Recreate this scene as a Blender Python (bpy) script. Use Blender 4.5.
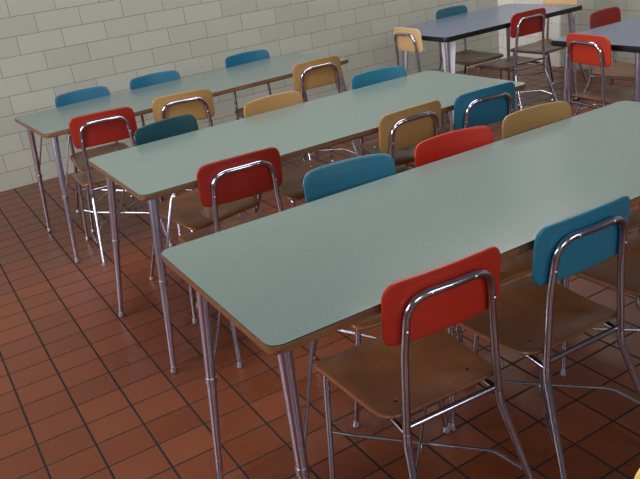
import bpy, bmesh, math, random
from mathutils import Vector, Matrix
for o in list(bpy.data.objects): bpy.data.objects.remove(o, do_unlink=True)
sc = bpy.context.scene
C = sc.collection
PI = math.pi

# ------------------------------------------------------------------ camera
cam_d = bpy.data.cameras.new('camera'); cam = bpy.data.objects.new('camera', cam_d); C.objects.link(cam)
sc.camera = cam
CP = (-0.9029, -5.9108, 1.5429); yaw, pitch, roll, fpx = -0.49245, -0.39854, -0.13635, 735.61
f = Vector((-math.sin(yaw)*math.cos(pitch), math.cos(yaw)*math.cos(pitch), math.sin(pitch)))
r = Vector((math.cos(yaw), math.sin(yaw), 0)); u = r.cross(f)
r2 = math.cos(roll)*r + math.sin(roll)*u; u2 = -math.sin(roll)*r + math.cos(roll)*u
M = Matrix((r2, u2, -f)).transposed().to_4x4(); M.translation = CP
cam.matrix_world = M
cam_d.sensor_fit = 'HORIZONTAL'; cam_d.sensor_width = 36; cam_d.lens = fpx*36/640
cam_d.clip_start = 0.05

# ------------------------------------------------------------------ light
def srgb(r_, g_, b_):
    g = lambda c: (c/255/12.92) if c/255 <= .04045 else ((c/255+.055)/1.055)**2.4
    return (g(r_), g(g_), g(b_), 1)
w = bpy.data.worlds.new('world'); sc.world = w; w.use_nodes = True
bg = w.node_tree.nodes['Background']; bg.inputs[0].default_value = (.80, .88, 1.0, 1); bg.inputs[1].default_value = .10
def area(name, loc, target, sx, sy, power, col):
    l = bpy.data.lights.new(name, 'AREA'); l.shape = 'RECTANGLE'; l.size = sx; l.size_y = sy
    l.energy = power; l.color = col
    o = bpy.data.objects.new(name, l); C.objects.link(o); o.location = loc
    o.rotation_euler = (Vector(target)-Vector(loc)).to_track_quat('-Z', 'Y').to_euler()
    return o
area('window_and_fill_light', (-4.2, -1.6, 2.0), (0.5, -1.9, 0.7), 1.3, 1.5, 85, (1.0, .98, .96))
area('window_and_fill_light', (-4.2, -3.9, 2.0), (0.5, -3.2, 0.7), 1.3, 1.5, 85, (1.0, .98, .96))
area('window_and_fill_light', (-1.9, -9.0, 2.6), (1.2, -2.5, 0.7), 1.6, 1.3, 66, (.97, .98, 1.0))  # unseen source added behind the camera as front fill
area('window_and_fill_light', (1.6, -9.0, 2.6), (1.8, -2.5, 0.7), 1.6, 1.3, 56, (.97, .98, 1.0))  # second added fill, unseen, for faces turned to the camera
area('overhead_fill_light', (0.2, -3.2, 3.1), (0.2, -3.2, 0), 3.5, 1.0, 64, (1.0, .98, .93))  # unseen overhead source, added for soft shade under the tables
area('overhead_fill_light', (3.0, -1.8, 3.1), (3.0, -1.8, 0), 2.5, 1.0, 42, (1.0, .98, .93))  # another added overhead source, unseen, towards the far corner
sc.view_settings.view_transform = 'Standard'; sc.view_settings.look = 'None'
sc.view_settings.gamma = 1; sc.view_settings.use_curve_mapping = False
sc.view_settings.exposure = 0.0

# ------------------------------------------------------------------ materials
class NT:
    def __init__(s, name):
        s.m = bpy.data.materials.new(name); s.m.use_nodes = True; s.t = s.m.node_tree
        s.b = s.t.nodes['Principled BSDF']
    def n(s, kind, **kw):
        x = s.t.nodes.new(kind)
        for k, v in kw.items(): setattr(x, k, v)
        return x
    def l(s, a, b): s.t.links.new(a, b)
    def math(s, op, a, b=None, c=None):
        x = s.n('ShaderNodeMath', operation=op)
        for i, v in enumerate((a, b, c)):
            if v is None: continue
            if isinstance(v, (int, float)): x.inputs[i].default_value = v
            else: s.l(v, x.inputs[i])
        return x.outputs[0]
    def mix(s, fac, a, b):
        x = s.n('ShaderNodeMix', data_type='RGBA')
        for sock, v in ((x.inputs[0], fac), (x.inputs[6], a), (x.inputs[7], b)):
            if isinstance(v, (int, float, tuple)): sock.default_value = v
            else: s.l(v, sock)
        return x.outputs[2]
    def ramp(s, fac, stops):
        x = s.n('ShaderNodeValToRGB'); e = x.color_ramp.elements
        while len(e) < len(stops): e.new(.5)
        for k, (p_, c_) in enumerate(stops): e[k].position = p_; e[k].color = c_
        s.l(fac, x.inputs[0]); return x.outputs[0]
    def noise(s, vec, scale, detail=3, rough=.5):
        x = s.n('ShaderNodeTexNoise'); x.inputs['Scale'].default_value = scale
        x.inputs['Detail'].default_value = detail; x.inputs['Roughness'].default_value = rough
        s.l(vec, x.inputs['Vector']); return x.outputs['Fac']
    def coord(s, obj=True):
        x = s.n('ShaderNodeTexCoord'); return x.outputs['Object']
    def bump(s, h, strength, dist=.002):
        x = s.n('ShaderNodeBump'); x.inputs['Strength'].default_value = strength; x.inputs['Distance'].default_value = dist
        s.l(h, x.inputs['Height']); s.l(x.outputs[0], s.b.inputs['Normal'])

def lerpc(c, k): return tuple(min(1, v*k) for v in c[:3])+(1,)

def speckled(name, col, rough, amt=.12, scale=260, coat=0, spec=.5):
    t = NT(name); v = t.coord(); nz = t.noise(v, scale, 2); n2 = t.noise(v, 7, 3)
    c1 = t.ramp(nz, [(.32, lerpc(col, 1-amt)), (.68, lerpc(col, 1+amt))])
    c2 = t.mix(t.math('MULTIPLY', n2, .25), c1, lerpc(col, .72))
    t.l(c2, t.b.inputs['Base Color']); t.b.inputs['Roughness'].default_value = rough
    t.b.inputs['Coat Weight'].default_value = coat; t.b.inputs['Coat Roughness'].default_value = .15
    t.b.inputs['Specular IOR Level'].default_value = spec
    t.bump(nz, .05, .001)
    return t.m

def grid_mat(name, ax, ay, a, b, x0, y0, ja, jb, stagger, base, grout, rough, var, bump):
    """tiles in object space; ax, ay name the two axes"""
    t = NT(name); v = t.coord(); sp = t.n('ShaderNodeSeparateXYZ'); t.l(v, sp.inputs[0])
    X = sp.outputs[ax]; Y = sp.outputs[ay]
    V = t.math('DIVIDE', t.math('SUBTRACT', Y, y0), b); row = t.math('FLOOR', V); fv = t.math('FRACT', V)
    U = t.math('DIVIDE', t.math('SUBTRACT', X, x0), a)
    if stagger:
        even = t.math('SUBTRACT', 1.0, t.math('MODULO', t.math('ADD', row, 100.0), 2.0))
        U = t.math('ADD', U, t.math('MULTIPLY', even, .5))
    col = t.math('FLOOR', U); fu = t.math('FRACT', U)
    du = t.math('MULTIPLY', t.math('MINIMUM', fu, t.math('SUBTRACT', 1.0, fu)), a)
    dv = t.math('MULTIPLY', t.math('MINIMUM', fv, t.math('SUBTRACT', 1.0, fv)), b)
    eu = t.n('ShaderNodeMapRange'); t.l(du, eu.inputs[0]); eu.inputs[1].default_value = ja*.35; eu.inputs[2].default_value = ja*.75
    ev = t.n('ShaderNodeMapRange'); t.l(dv, ev.inputs[0]); ev.inputs[1].default_value = jb*.35; ev.inputs[2].default_value = jb*.75
    tile = t.math('MINIMUM', eu.outputs[0], ev.outputs[0])
    cmb = t.n('ShaderNodeCombineXYZ'); t.l(col, cmb.inputs[0]); t.l(row, cmb.inputs[1])
    wn = t.n('ShaderNodeTexWhiteNoise', noise_dimensions='3D'); t.l(cmb.outputs[0], wn.inputs[0])
    fine = t.noise(v, 190, 3, .7); big = t.noise(v, 9, 4, .6)
    f = t.math('ADD', t.math('MULTIPLY', wn.outputs['Value'], .3), t.math('ADD', t.math('MULTIPLY', fine, .50), t.math('MULTIPLY', big, .20)))
    c = t.ramp(f, [(.35, lerpc(base, 1-var*1.6)), (.65, lerpc(base, 1+var*1.6))])
    gcol = t.mix(big, grout, lerpc(grout, 1.5))
    t.l(t.mix(tile, gcol, c), t.b.inputs['Base Color'])
    ro = t.mix(tile, (.9, .9, .9, 1), t.ramp(t.math('ADD', t.math('MULTIPLY', big, .6), t.math('MULTIPLY', wn.outputs['Value'], .4)), [(.25, (rough-.06,)*3+(1,)), (.75, (rough+.10,)*3+(1,))]))
    t.l(ro, t.b.inputs['Roughness'])
    h = t.math('ADD', tile, t.math('MULTIPLY', fine, .12))
    t.bump(h, bump, .003); t.b.inputs['Specular IOR Level'].default_value = .4
    return t.m

def metal(name, col, rough):
    t = NT(name); v = t.coord(); nz = t.noise(v, 14, 2)
    t.b.inputs['Metallic'].default_value = 1
    t.l(t.ramp(nz, [(.35, lerpc(col, .94)), (.65, col)]), t.b.inputs['Base Color'])
    t.l(t.ramp(nz, [(.3, (rough+.03,)*3+(1,)), (.7, (rough,)*3+(1,))]), t.b.inputs['Roughness'])
    return t.m

def wood(name, dark, light, rough, scale=(2, 40, 40), smudge=None):
    t = NT(name); v = t.coord(); mp = t.n('ShaderNodeMapping'); mp.inputs['Scale'].default_value = scale
    t.l(v, mp.inputs[0]); nz = t.noise(mp.outputs[0], 1.6, 5, .65); big = t.noise(v, 5, 3)
    c = t.ramp(nz, [(.3, dark), (.7, light)])
    if smudge: c = t.mix(t.ramp(big, [(.38, (0, 0, 0, 1)), (.62, (.75, .75, .75, 1))]), c, smudge)
    t.l(c, t.b.inputs['Base Color'])
    t.l(t.ramp(big, [(.3, (rough-.06,)*3+(1,)), (.7, (rough+.1,)*3+(1,))]), t.b.inputs['Roughness'])
    t.bump(nz, .08, .001)
    return t.m

MAT = {
 'wall': grid_mat('glazed_block', 0, 2, .32815, .13643, 0.0, 0.0, .0036, .0036, True, srgb(174, 176, 167), srgb(118, 100, 84), .40, .035, .25),
 'side_wall': grid_mat('glazed_block_side', 1, 2, .32815, .13643, -.07, 0.0, .0036, .0036, True, srgb(174, 176, 167), srgb(118, 100, 84), .40, .035, .25),
 'white_wall': grid_mat('white_block', 1, 2, .32815, .13643, -.07, 0.0, .0036, .0036, True, srgb(246, 244, 238), srgb(180, 176, 166), .40, .03, .25),
 'floor': grid_mat('quarry_tile', 0, 1, .173354, .146062, -.83639, -3.19554, .0072, .0062, False, srgb(109, 56, 34), srgb(22, 11, 9), .31, .09, .5),
 'laminate': speckled('green_laminate', srgb(119, 134, 130), .22, .10, 240),
 'laminate_blue': speckled('blue_laminate', srgb(106, 114, 140), .25, .10, 240),
 'edge_wood': wood('wooden_table_edge', srgb(72, 42, 24), srgb(138, 94, 60), .4, (3, 60, 60)),
 'edge_black': speckled('black_edge', srgb(16, 15, 22), .3, .1, 200),
 'underside': speckled('particle_board', srgb(96, 74, 54), .7, .15, 200),
 'chrome': metal('chrome', (.52, .51, .62, 1), .15),
 'leg_steel': metal('leg_steel', (.62, .60, .78, 1), .24),
 'wire': metal('bright_wire', (.56, .55, .63, 1), .26),
 'white_steel': speckled('white_enamel', srgb(232, 226, 232), .35, .04, 120),
 'rubber': speckled('rubber', srgb(28, 24, 24), .6, .1, 200),
 'seat': wood('brown_plywood', srgb(134, 82, 52), srgb(158, 102, 66), .28, (60, 3, 40), srgb(110, 70, 46)),
 'red': speckled('red_plastic', srgb(172, 42, 27), .38, .10, 200),
 'deep_red': speckled('deep_red_plastic', srgb(150, 34, 22), .40, .10, 200),
 'bright_red': speckled('bright_red_plastic', srgb(190, 36, 16), .38, .08, 200),
 'orange_red': speckled('orange_red_plastic', srgb(188, 56, 36), .38, .08, 200),
 'dark_red': speckled('dark_red_plastic', srgb(156, 36, 26), .42, .10, 200),
 'blue': speckled('blue_plastic', srgb(36, 110, 138), .35, .10, 200),
 'bright_blue': speckled('bright_blue_plastic', srgb(18, 94, 126), .33, .08, 200),
 'teal': speckled('dark_teal_plastic', srgb(20, 66, 78), .35, .10, 200),
 'tan': speckled('tan_plastic', srgb(168, 130, 80), .38, .10, 200),
 'pale_tan': speckled('pale_tan_plastic', srgb(228, 190, 136), .38, .08, 200),
 'yellow': speckled('yellow_plastic', srgb(244, 214, 112), .38, .06, 200),
}

# ------------------------------------------------------------------ mesh helpers
def obj(name, bm, mat, parent=None, smooth=True):
    me = bpy.data.meshes.new(name); bmesh.ops.recalc_face_normals(bm, faces=bm.faces); bm.to_mesh(me); bm.free()
    if smooth:
        for p_ in me.polygons: p_.use_smooth = True
        me.set_sharp_from_angle(angle=math.radians(40))
    for m_ in (mat if isinstance(mat, list) else [mat]): me.materials.append(m_)
    o = bpy.data.objects.new(name, me); C.objects.link(o)
    if parent: o.parent = parent
    return o

def fillet(pts, rad, n=6):
    pts = [Vector(p_) for p_ in pts]; out = [pts[0]]
    if not isinstance(rad, (list, tuple)): rad = [rad]*len(pts)
    for i in range(1, len(pts)-1):
        a, b, c = pts[i-1], pts[i], pts[i+1]
        d1 = (a-b); d2 = (c-b); k = min(rad[i], d1.length*.49, d2.length*.49)
        s = b+d1.normalized()*k; e = b+d2.normalized()*k
        for j in range(n+1):
            t = j/n; out.append(s*(1-t)**2 + b*2*t*(1-t) + e*t*t)
    out.append(pts[-1]); return out

def tube(bm, pts, rad, seg=10, cap=True):
    pts = [Vector(p_) for p_ in pts]; n = len(pts)
    if not isinstance(rad, (list, tuple)): rad = [rad]*n
    t0 = (pts[1]-pts[0]).normalized(); up = Vector((0, 0, 1)) if abs(t0.z) < .9 else Vector((1, 0, 0))
    nrm = t0.cross(up).normalized(); rings = []
    for i in range(n):
        t = (pts[min(i+1, n-1)]-pts[max(i-1, 0)]).normalized()
        nrm = (nrm - t*nrm.dot(t)).normalized(); b = t.cross(nrm)
        rings.append([bm.verts.new(pts[i]+(nrm*math.cos(2*PI*k/seg)+b*math.sin(2*PI*k/seg))*rad[i]) for k in range(seg)])
    for i in range(n-1):
        for k in range(seg):
            bm.faces.new((rings[i][k], rings[i][(k+1) % seg], rings[i+1][(k+1) % seg], rings[i+1][k]))
    if cap: bm.faces.new(rings[0][::-1]); bm.faces.new(rings[-1])

def lathe(bm, base, prof, seg=14):
    """prof: (radius, z) pairs above base"""
    base = Vector(base); rings = []
    for rr, z in prof:
        rings.append([bm.verts.new(base+Vector((rr*math.cos(2*PI*k/seg), rr*math.sin(2*PI*k/seg), z))) for k in range(seg)])
    for i in range(len(rings)-1):
        for k in range(seg): bm.faces.new((rings[i][k], rings[i][(k+1) % seg], rings[i+1][(k+1) % seg], rings[i+1][k]))
    bm.faces.new(rings[0][::-1]); bm.faces.new(rings[-1])

def round_poly(corners, rads, n=6):
    """closed outline in 2D with rounded corners"""
    out = []; m = len(corners)
    if not isinstance(rads, (list, tuple)): rads = [rads]*m
    for i in range(m):
        a, b, c = (Vector(corners[(i-1) % m]), Vector(corners[i]), Vector(corners[(i+1) % m]))
        d1 = a-b; d2 = c-b
        ang = d1.angle(d2); k = min(rads[i]/math.tan(ang/2), d1.length*.48, d2.length*.48)
        s = b+d1.normalized()*k; e = b+d2.normalized()*k
        for j in range(n+1):
            t = j/n; out.append(s*(1-t)**2+b*2*t*(1-t)+e*t*t)
    return out

def densify(out, step):
    res = []; m = len(out)
    for i in range(m):
        a, b = out[i], out[(i+1) % m]; k = max(1, int((b-a).length/step))
        for j in range(k): res.append(a+(b-a)*j/k)
    return res

def slab(bm, outline, z0, z1, bev, mapf=lambda x, y, z: (x, y, z), rings=(.25, .5, .72, .88, .96), center=None, mat_top=None):
    """closed plate: outline (2D), thickness z0..z1, rounded edge"""
    cx = center or sum(outline, Vector((0, 0)))/len(outline); m = len(outline)
    size = sum((p_-cx).length for p_ in outline)/m; loops = []
    kb = 1-bev/size
    def loop(k, z): return [bm.verts.new(mapf(*(cx+(p_-cx)*k), z)) for p_ in outline]
    loops_def = [(k, z1) for k in rings if k < kb] + [(kb, z1), (1-(1-kb)*.3, z1-(z1-z0)*.15), (1, (z0+z1)/2), (1-(1-kb)*.3, z0+(z1-z0)*.15), (kb, z0)] + [(k, z0) for k in rings[::-1] if k < kb]
    ls = [loop(k, z) for k, z in loops_def]
    for i in range(len(ls)-1):
        for k in range(m): bm.faces.new((ls[i][k], ls[i][(k+1) % m], ls[i+1][(k+1) % m], ls[i+1][k]))
    for z, l_, fl in ((z1, ls[0], 1), (z0, ls[-1], 0)):
        c = bm.verts.new(mapf(cx.x, cx.y, z))
        for k in range(m): bm.faces.new((c, l_[k], l_[(k+1) % m]))

def plate(bm, outline, z0, z1):
    a = [bm.verts.new((p_.x, p_.y, z0)) for p_ in outline]; b = [bm.verts.new((p_.x, p_.y, z1)) for p_ in outline]; m = len(outline)
    bm.faces.new(a[::-1]); bm.faces.new(b)
    for k in range(m): bm.faces.new((a[k], a[(k+1) % m], b[(k+1) % m], b[k]))

def box(bm, lo, hi):
    v = [bm.verts.new((x, y, z)) for x in (lo[0], hi[0]) for y in (lo[1], hi[1]) for z in (lo[2], hi[2])]
    for q in ((0, 1, 3, 2), (4, 6, 7, 5), (0, 4, 5, 1), (2, 3, 7, 6), (0, 2, 6, 4), (1, 5, 7, 3)): bm.faces.new([v[k] for k in q])

def thing(name, label, cat, loc, rz=0, group=None):
    o = bpy.data.objects.new(name, None); C.objects.link(o); o.empty_display_size = .1
    o.location = loc; o.rotation_euler = (0, 0, rz); o['label'] = label; o['category'] = cat
    if group: o['group'] = group
    return o

# ------------------------------------------------------------------ the room
def structure(name, lo, hi, mat):
    bm = bmesh.new(); box(bm, lo, hi); o = obj(name, bm, mat, smooth=False); o['kind'] = 'structure'; return o
WX = 4.73
structure('floor', (-5.0, -9.5, -.08), (WX+.2, .2, 0), MAT['floor'])
structure('wall_back', (-5.0, 0, 0), (WX, .2, 3.2), MAT['wall'])
structure('wall_right', (WX, -9.5, 0), (WX+.2, .2, 3.2), MAT['side_wall'])
structure('wall_corner', (WX-.015, -.82, 0), (WX, 0, 3.2), MAT['white_wall'])  # thin layer of whiter blocks at the corner end of the right wall

# ------------------------------------------------------------------ chair
def seat_map(x, y, z):
    dish = -.010*max(0, 1-(x/.17)**2)*max(0, 1-((y+.02)/.17)**2)
    fall = -.020*max(0, (y-.08)/.11)**2
    back = .010*max(0, (-y-.10)/.09)**2
    return (x, y, z+dish+fall+back)

def chair_backrest(mat):
    bm = bmesh.new(); w2, h2 = .173, .0850
    o2 = round_poly([(-w2, -h2), (w2, -h2), (w2, h2), (-w2, h2)], [.036, .036, .046, .046], 6)
    o2 = densify(o2, .02)
    def mp(x, y, z):                      # x across, y up, z thickness (towards the rear)
        crown = .007*(1-(x/w2)**2)*(1 if y > 0 else .3)
        lean = -.016*((y+h2)/(2*h2))
        return (x, -.214+lean - .020*(1-(x/w2)**2) - z, .7085+y+crown)
    slab(bm, o2, 0, .010, .006, mp, rings=(.25, .5, .72, .88))
    return obj('backrest', bm, mat)

def make_chair():
    t = thing('school_chair', '', 'chair', (0, 0, 0))
    P = {}
    bm = bmesh.new()
    out = densify(round_poly([(-.178, -.226), (.178, -.226), (.204, .170), (-.204, .170)], [.06, .06, .050, .050], 7), .03)
    slab(bm, out, .397, .410, .006, seat_map)
    seat = obj('seat', bm, MAT['seat'], t)
    for sx in (-1, 1):
        bm = bmesh.new(); lathe(bm, seat_map(sx*.115, -.150, .4095), [(.006, 0), (.006, .0015), (.003, .003)], 10)
        obj('screw', bm, MAT['wire'], seat)
    # inverted U tube of the back with the crossbar behind the seat
    bm = bmesh.new()
    U = [(-.144, -.240, .375), (-.132, -.243, .60), (-.119, -.259, .755), (.119, -.259, .755), (.132, -.243, .60), (.144, -.240, .375)]
    pts = fillet(U, [0, .03, .062, .062, .03, 0], 7)
    pts2 = []
    for p_ in pts:                         # follow the bowed pad
        if p_.z > .7: p_ = Vector((p_.x, p_.y-.011*(1-(p_.x/.125)**2), p_.z))
        pts2.append(p_)
    # subdivide the crossbar
    pp = []
    for i, p_ in enumerate(pts2):
        pp.append(p_)
        if i+1 < len(pts2) and (pts2[i+1]-p_).length > .08 and p_.z > .7:
            for k in range(1, 6):
                q = p_.lerp(pts2[i+1], k/6); q.y = -.259-.011*(1-(q.x/.125)**2); pp.append(q)
    tube(bm, pp, .0105, 12)
    obj('back_frame', bm, MAT['chrome'], t)
    bm = bmesh.new(); tube(bm, [(-.144, -.233, .3895), (.144, -.233, .3895)], .0085, 10)
    obj('crossbar', bm, MAT['chrome'], t)
    for sx in (-1, 1):
        # rear leg, kicked out below the seat
        bm = bmesh.new(); K = Vector((sx*.144, -.240, .375)); Fz = Vector((sx*.188, -.365, .012))
        tube(bm, fillet([K+Vector((0, 0, .004)), K+Vector((sx*.002, -.002, -.025)), Fz], .03, 5), [.0112]*7+[.0085], 12)
        l_ = obj('leg', bm, MAT['chrome'], t)
        bm = bmesh.new(); lathe(bm, Fz-Vector((0, 0, .012)), [(.011, 0), (.014, .003), (.013, .009), (.009, .022)], 12); obj('foot_cap', bm, MAT['wire'], l_)
        # front leg
        bm = bmesh.new(); Fz = Vector((sx*.212, .105, .012)); T = Vector((sx*.172, .130, .384))
        tube(bm, fillet([Fz, T, (sx*.155, .08, .386)], [0, .03, 0], 6), [.0085]+[.0100]*8, 12)
        l_ = obj('leg', bm, MAT['chrome'], t)
        bm = bmesh.new(); lathe(bm, Fz-Vector((0, 0, .012)), [(.011, 0), (.014, .003), (.013, .009), (.009, .022)], 12); obj('foot_cap', bm, MAT['wire'], l_)
        bm = bmesh.new()
        tube(bm, fillet([(sx*.155, .085, .386), (sx*.143, -.17, .386), (sx*.146, -.238, .380)], .02, 4), .0090, 10)
        obj('seat_rail', bm, MAT['chrome'], t)
    def leg_at(sx, front, z):
        if front: a, b = Vector((sx*.212, .105, .012)), Vector((sx*.165, .130, .384))
        else: a, b = Vector((sx*.188, -.365, .012)), Vector((sx*.149, -.242, .35))
        return a.lerp(b, (z-a.z)/(b.z-a.z))
    for sx, dz in ((-1, 0), (1, .010)):
        a = leg_at(sx, True, .185+dz); b = leg_at(-sx, False, .150+dz)
        am = Vector((sx*.135, .085, .165+dz)); bm_ = Vector((-sx*.130, -.225, .182+dz))
        bm = bmesh.new(); tube(bm, fillet([a, am, bm_, b], .02, 5), .0048, 8)
        obj('stretcher', bm, MAT['wire'], t)
    return t
proto = make_chair()
def make_rivets(back):
    for x, z in ((-.128, .668), (.128, .668), (-.062, .755), (.062, .755)):
        bm = bmesh.new(); y = -.259-.011*(1-(x/.125)**2)-.0105 if z > .7 else -.2605
        tube(bm, [(x, y+.004, z), (x, y-.001, z), (x, y-.0025, z)], [.0045, .0045, .0025], 8)
        obj('rivet', bm, MAT['wire'], back)
backs = {}
def copy_tree(o, parent=None):
    c = o.copy(); C.objects.link(c)
    if parent: c.parent = parent
    for ch in [x for x in bpy.data.objects if x.parent == o]: copy_tree(ch, c)
    return c
master_back = chair_backrest(MAT['red']); make_rivets(master_back)
GN = {1: 'chairs around the near green table', 2: 'chairs around the middle green table', 3: 'chairs around the far green table', 'A': 'chairs around the black-edged table by the corner', 'B': 'chairs around the blue-grey table at the right edge'}
OFF = -.228
def chair(px, py, th, color, label, group):
    t = copy_tree(proto); b = copy_tree(master_back, t)
    if color not in backs:
        me = master_back.data.copy(); me.materials.clear(); me.materials.append(MAT[color]); backs[color] = me
    b.data = backs[color]
    t.location = (px+OFF*math.sin(th), py-OFF*math.cos(th), 0); t.rotation_euler = (0, 0, th)
    t['label'] = label; t['category'] = 'chair'
    if group: t['group'] = GN[group]
    return t
CH = [
 (.066, -4.680, -.055, 'red', 'red-backed school chair nearest the camera, pushed up to the front of the near green table', 1),
 (.520, -4.700, -.030, 'blue', 'blue-backed school chair seen from behind, right of the nearest red chair', 1),
 (1.010, -4.720, -.02, 'tan', 'school chair at the right edge, only its brown seat showing beyond the nearest blue chair', 1),
 (.354, -3.850, 2.97, 'blue', 'blue-backed chair facing us across the near green table, leftmost on its far side', 1),
 (.784, -3.895, 3.05, 'bright_red', 'bright red-backed chair facing us across the near green table, between blue and tan ones', 1),
 (1.204, -3.895, 3.06, 'tan', 'tan-backed chair facing us across the near green table, rightmost on its far side', 1),
 (.138, -3.406, -.050, 'deep_red', 'red-backed chair seen from behind at the left end of the middle green table', 2),
 (.957, -3.405, .03, 'tan', 'tan-backed chair seen from behind at the middle green table, next to a blue one', 2),
 (1.360, -3.430, -.07, 'blue', 'blue-backed chair seen from behind at the right end of the middle green table', 2),
 (.158, -2.560, 3.34, 'teal', 'dark teal-backed chair facing us across the left end of the middle green table', 2),
 (.716, -2.604, 3.19, 'tan', 'tan-backed chair facing us across the middle green table, centre of its far side', 2),
 (1.368, -2.604, 3.05, 'blue', 'blue-backed chair facing us across the right end of the middle green table', 2),
 (.010, -1.962, -.116, 'deep_red', 'red-backed chair seen from behind at the left end of the far green table', 3),
 (.474, -1.952, -.18, 'tan', 'tan-backed chair seen from behind at the far green table, just right of the red one', 3),
 (1.403, -1.878, -.03, 'tan', 'tan-backed chair seen from behind at the right end of the far green table', 3),
 (.112, -1.165, 3.143, 'bright_blue', 'blue-backed chair facing us across the far green table, leftmost of three by the wall', 3),
 (.600, -1.142, 3.10, 'bright_blue', 'blue-backed chair facing us across the far green table, middle of three by the wall', 3),
 (1.312, -1.078, 3.109, 'bright_blue', 'blue-backed chair facing us across the far green table, rightmost of three by the wall', 3),
 (3.222, -1.880, -.02, 'dark_red', 'dark red-backed chair seen from behind in front of the black-edged blue-grey table', 'A'),
 (2.424, -1.475, -1.62, 'pale_tan', 'pale tan-backed chair at the left end of the black-edged blue-grey table', 'A'),
 (3.250, -1.005, 3.159, 'teal_blue', 'blue-backed chair facing us behind the black-edged blue-grey table', 'A'),
 (4.010, -1.460, 1.60, 'pale_tan', 'pale yellow-backed chair at the far right end of the black-edged table', 'A'),
 (2.560, -2.985, -1.687, 'orange_red', 'bright orange-red-backed chair at the left end of the right-hand blue-grey table', 'B'),
 (3.325, -2.480, 3.246, 'dark_red', 'dark red-backed chair facing us behind the right-hand blue-grey table', 'B'),
 (-.033, -5.410, 3.14, 'yellow', 'bright yellow-backed chair whose corner just enters at the bottom right', None),
]
MAT['teal_blue'] = speckled('teal_blue_plastic', srgb(38, 92, 108), .35, .10, 200)
for c_ in CH: chair(*c_)
def kill(o):
    for ch in [x for x in bpy.data.objects if x.parent == o]: kill(ch)
    bpy.data.objects.remove(o, do_unlink=True)
kill(proto); kill(master_back)

# ------------------------------------------------------------------ tables
TH = .736
def table_leg(t, top, foot, mat=None, brace=None, fins=None, r0=.0195, r1=.0105):
    top = Vector(top); foot = Vector(foot); bm = bmesh.new()
    tube(bm, [foot+Vector((0, 0, .014)), top], [r1, r0], 16)
    l_ = obj('leg', bm, MAT['leg_steel'], t)
    bm = bmesh.new(); lathe(bm, foot, [(.012, 0), (.016, .004), (.015, .012), (.011, .026)], 14); obj('foot_cap', bm, MAT['wire'], l_)
    bm = bmesh.new(); lathe(bm, (top.x, top.y, top.z-.004), [(.042, 0), (.042, .004)], 20); obj('mounting_plate', bm, MAT['chrome'], l_)
    if brace:
        k = (.37-foot.z)/(top.z-foot.z); a = foot.lerp(top, k)
        e = Vector((top.x+brace[0], top.y+brace[1], TH-.0305))
        bm = bmesh.new(); tube(bm, fillet([a, a.lerp(e, .93), e+Vector((brace[0]*.15, brace[1]*.15, 0))], .02, 4), .0048, 8)
        tube(bm, [a-(top-foot).normalized()*.009, a+(top-foot).normalized()*.009], r1+(r0-r1)*k+.003, 12)
        obj('brace', bm, MAT['wire'], t)
    if fins:
        for dx, dy in fins:
            bm = bmesh.new(); d = Vector((dx, dy, 0)); n = Vector((-dy, dx, 0))*.0015
            ax = top-foot; z1 = top-ax*.01; z2 = foot+ax*.16
            quad = [z1+d*.012, z1+d*.062, z2+d*.016, z2+d*.006]
            A = [bm.verts.new(v+n) for v in quad]; B = [bm.verts.new(v-n) for v in quad]
            bm.faces.new(A); bm.faces.new(B[::-1])
            for k in range(4): bm.faces.new((A[k], B[k], B[(k+1) % 4], A[(k+1) % 4]))
            obj('gusset', bm, MAT['white_steel'], l_, smooth=False)

def table(name, label, loc, rz, outline, rads, top_mat, edge_mat, legs, group, thick=.024):
    t = thing(name, label, 'table', loc, rz, group)
    out = densify(round_poly(outline, rads, 8), .25)
    c = sum(out, Vector((0, 0)))/len(out)
    def inset(d):
        m = len(out); res = []
        for i in range(m):
            a, b, e = out[i-1], out[i], out[(i+1) % m]
            tg = (e-a).normalized(); nn = Vector((-tg.y, tg.x)); res.append(b+nn*d)
        return res
    bm = bmesh.new(); plate(bm, inset(.0015), TH-.0022, TH)
    bm.normal_update()
    for f_ in bm.faces: f_.material_index = 0 if abs(f_.normal.z) > .5 else 1
    obj('tabletop', bm, [MAT[top_mat], MAT['edge_black']], t)
    bm = bmesh.new()
    a = inset(.003); b = out
    lp = [(inset(.0005), TH-.0022), (out, TH-.004), (out, TH-thick+.003), (inset(.003), TH-thick)]
    ls = [[bm.verts.new((p_.x, p_.y, z)) for p_ in o_] for o_, z in lp]
    for i in range(3):
        for k in range(len(out)): bm.faces.new((ls[i][k], ls[i][(k+1) % len(out)], ls[i+1][(k+1) % len(out)], ls[i+1][k]))
    bm.faces.new(ls[0]); bm.faces.new(ls[-1][::-1])
    obj('table_edge', bm, MAT[edge_mat], t)
    bm = bmesh.new(); plate(bm, inset(.03), TH-thick-.0015, TH-thick-.0001); obj('underside', bm, MAT['underside'], t)
    for l_ in legs: table_leg(t, *l_)
    return t

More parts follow.
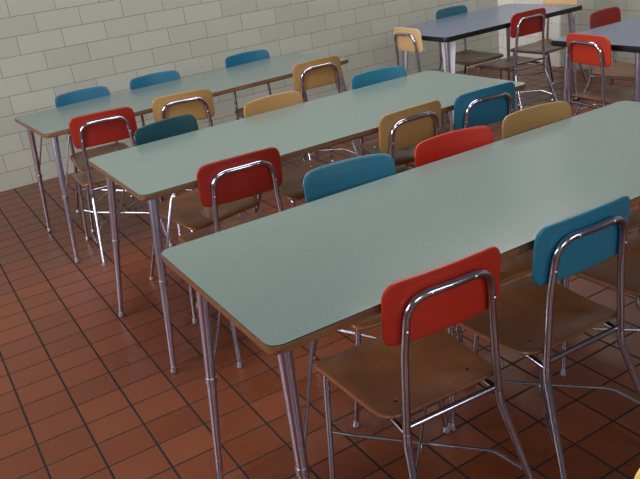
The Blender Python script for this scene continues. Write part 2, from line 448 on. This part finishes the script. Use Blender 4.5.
def green(label, x, y, L, W, rz, rear_dy, tf=(0, 0, 0)):
    zt = TH-.0258
    legs = [((.060, .065, zt), (-.030+tf[1], tf[2], 0), None, (.08, .0)),
            ((.060, W-.135, zt), (-.045+tf[0], W-.105, 0), None, (.08, .0)),
            ((L-.060, .065, zt), (L+.02, .0, 0), None, (-.08, .0)),
            ((L-.060, W-.135, zt), (L+.03, W-.105, 0), None, (-.08, .0))]
    if rear_dy: 
        legs[1] = ((.060, min(rear_dy+.01, W-.10), zt), (-.030+tf[0], rear_dy, 0), None, (.08, .0))
    return table('cafeteria_table', label, (x, y, 0), rz, [(0, 0), (L, 0), (L, W), (0, W)], [.042]*4, 'laminate', 'edge_wood', legs, 'long green tables')
green('long green-topped table nearest the camera, filling the picture from centre to right', -.382, -4.652, 2.03, .722, -.004, .54, (.012, .05, .0))
green('long green-topped table in the middle of the three, dark teal chair at its left end', -.248, -3.383, 1.950, .740, .010, 0)
green('long green-topped table nearest the block wall, three blue chairs behind it', -.288, -1.922, 1.99, .702, .055, .676, (.045, .02, .015))
zt = TH-.0358
A = table('cafeteria_table', 'black-edged blue-grey table in the far corner with a pale tan chair at its left end', (2.46, -1.858, 0), .012,
      [(0, 0), (1.40, 0), (1.40, .80), (.16, .815), (.02, .42)], [.05, .04, .05, .06, .06], 'laminate_blue', 'edge_black',
      [((.06, .06, zt), (.03, .03, 0), None, None, ((.9, -.45), (0, 1))), ((1.32, .07, zt), (1.36, .03, 0), None, None, None),
       ((1.32, .73, zt), (1.36, .78, 0), None, None, None), ((.17, .70, zt), (.14, .74, 0), None, None, ((1, 0), (0, -1)))], 'blue-grey tables', .034)
B = table('cafeteria_table', 'blue-grey table running off the right edge with the orange-red chair at its end', (2.605, -3.37, 0), 0,
      [(0, 0), (1.40, 0), (1.40, .73), (0, .73)], [.05]*4, 'laminate_blue', 'edge_black',
      [((.06, .13, zt), (.03, .10, 0), None, None, ((.9, -.45),)), ((1.32, .07, zt), (1.36, .03, 0), None, None, None),
       ((1.32, .66, zt), (1.36, .70, 0), None, None, None), ((.08, .64, zt), (.05, .66, 0), None, None, None)], 'blue-grey tables', .034)
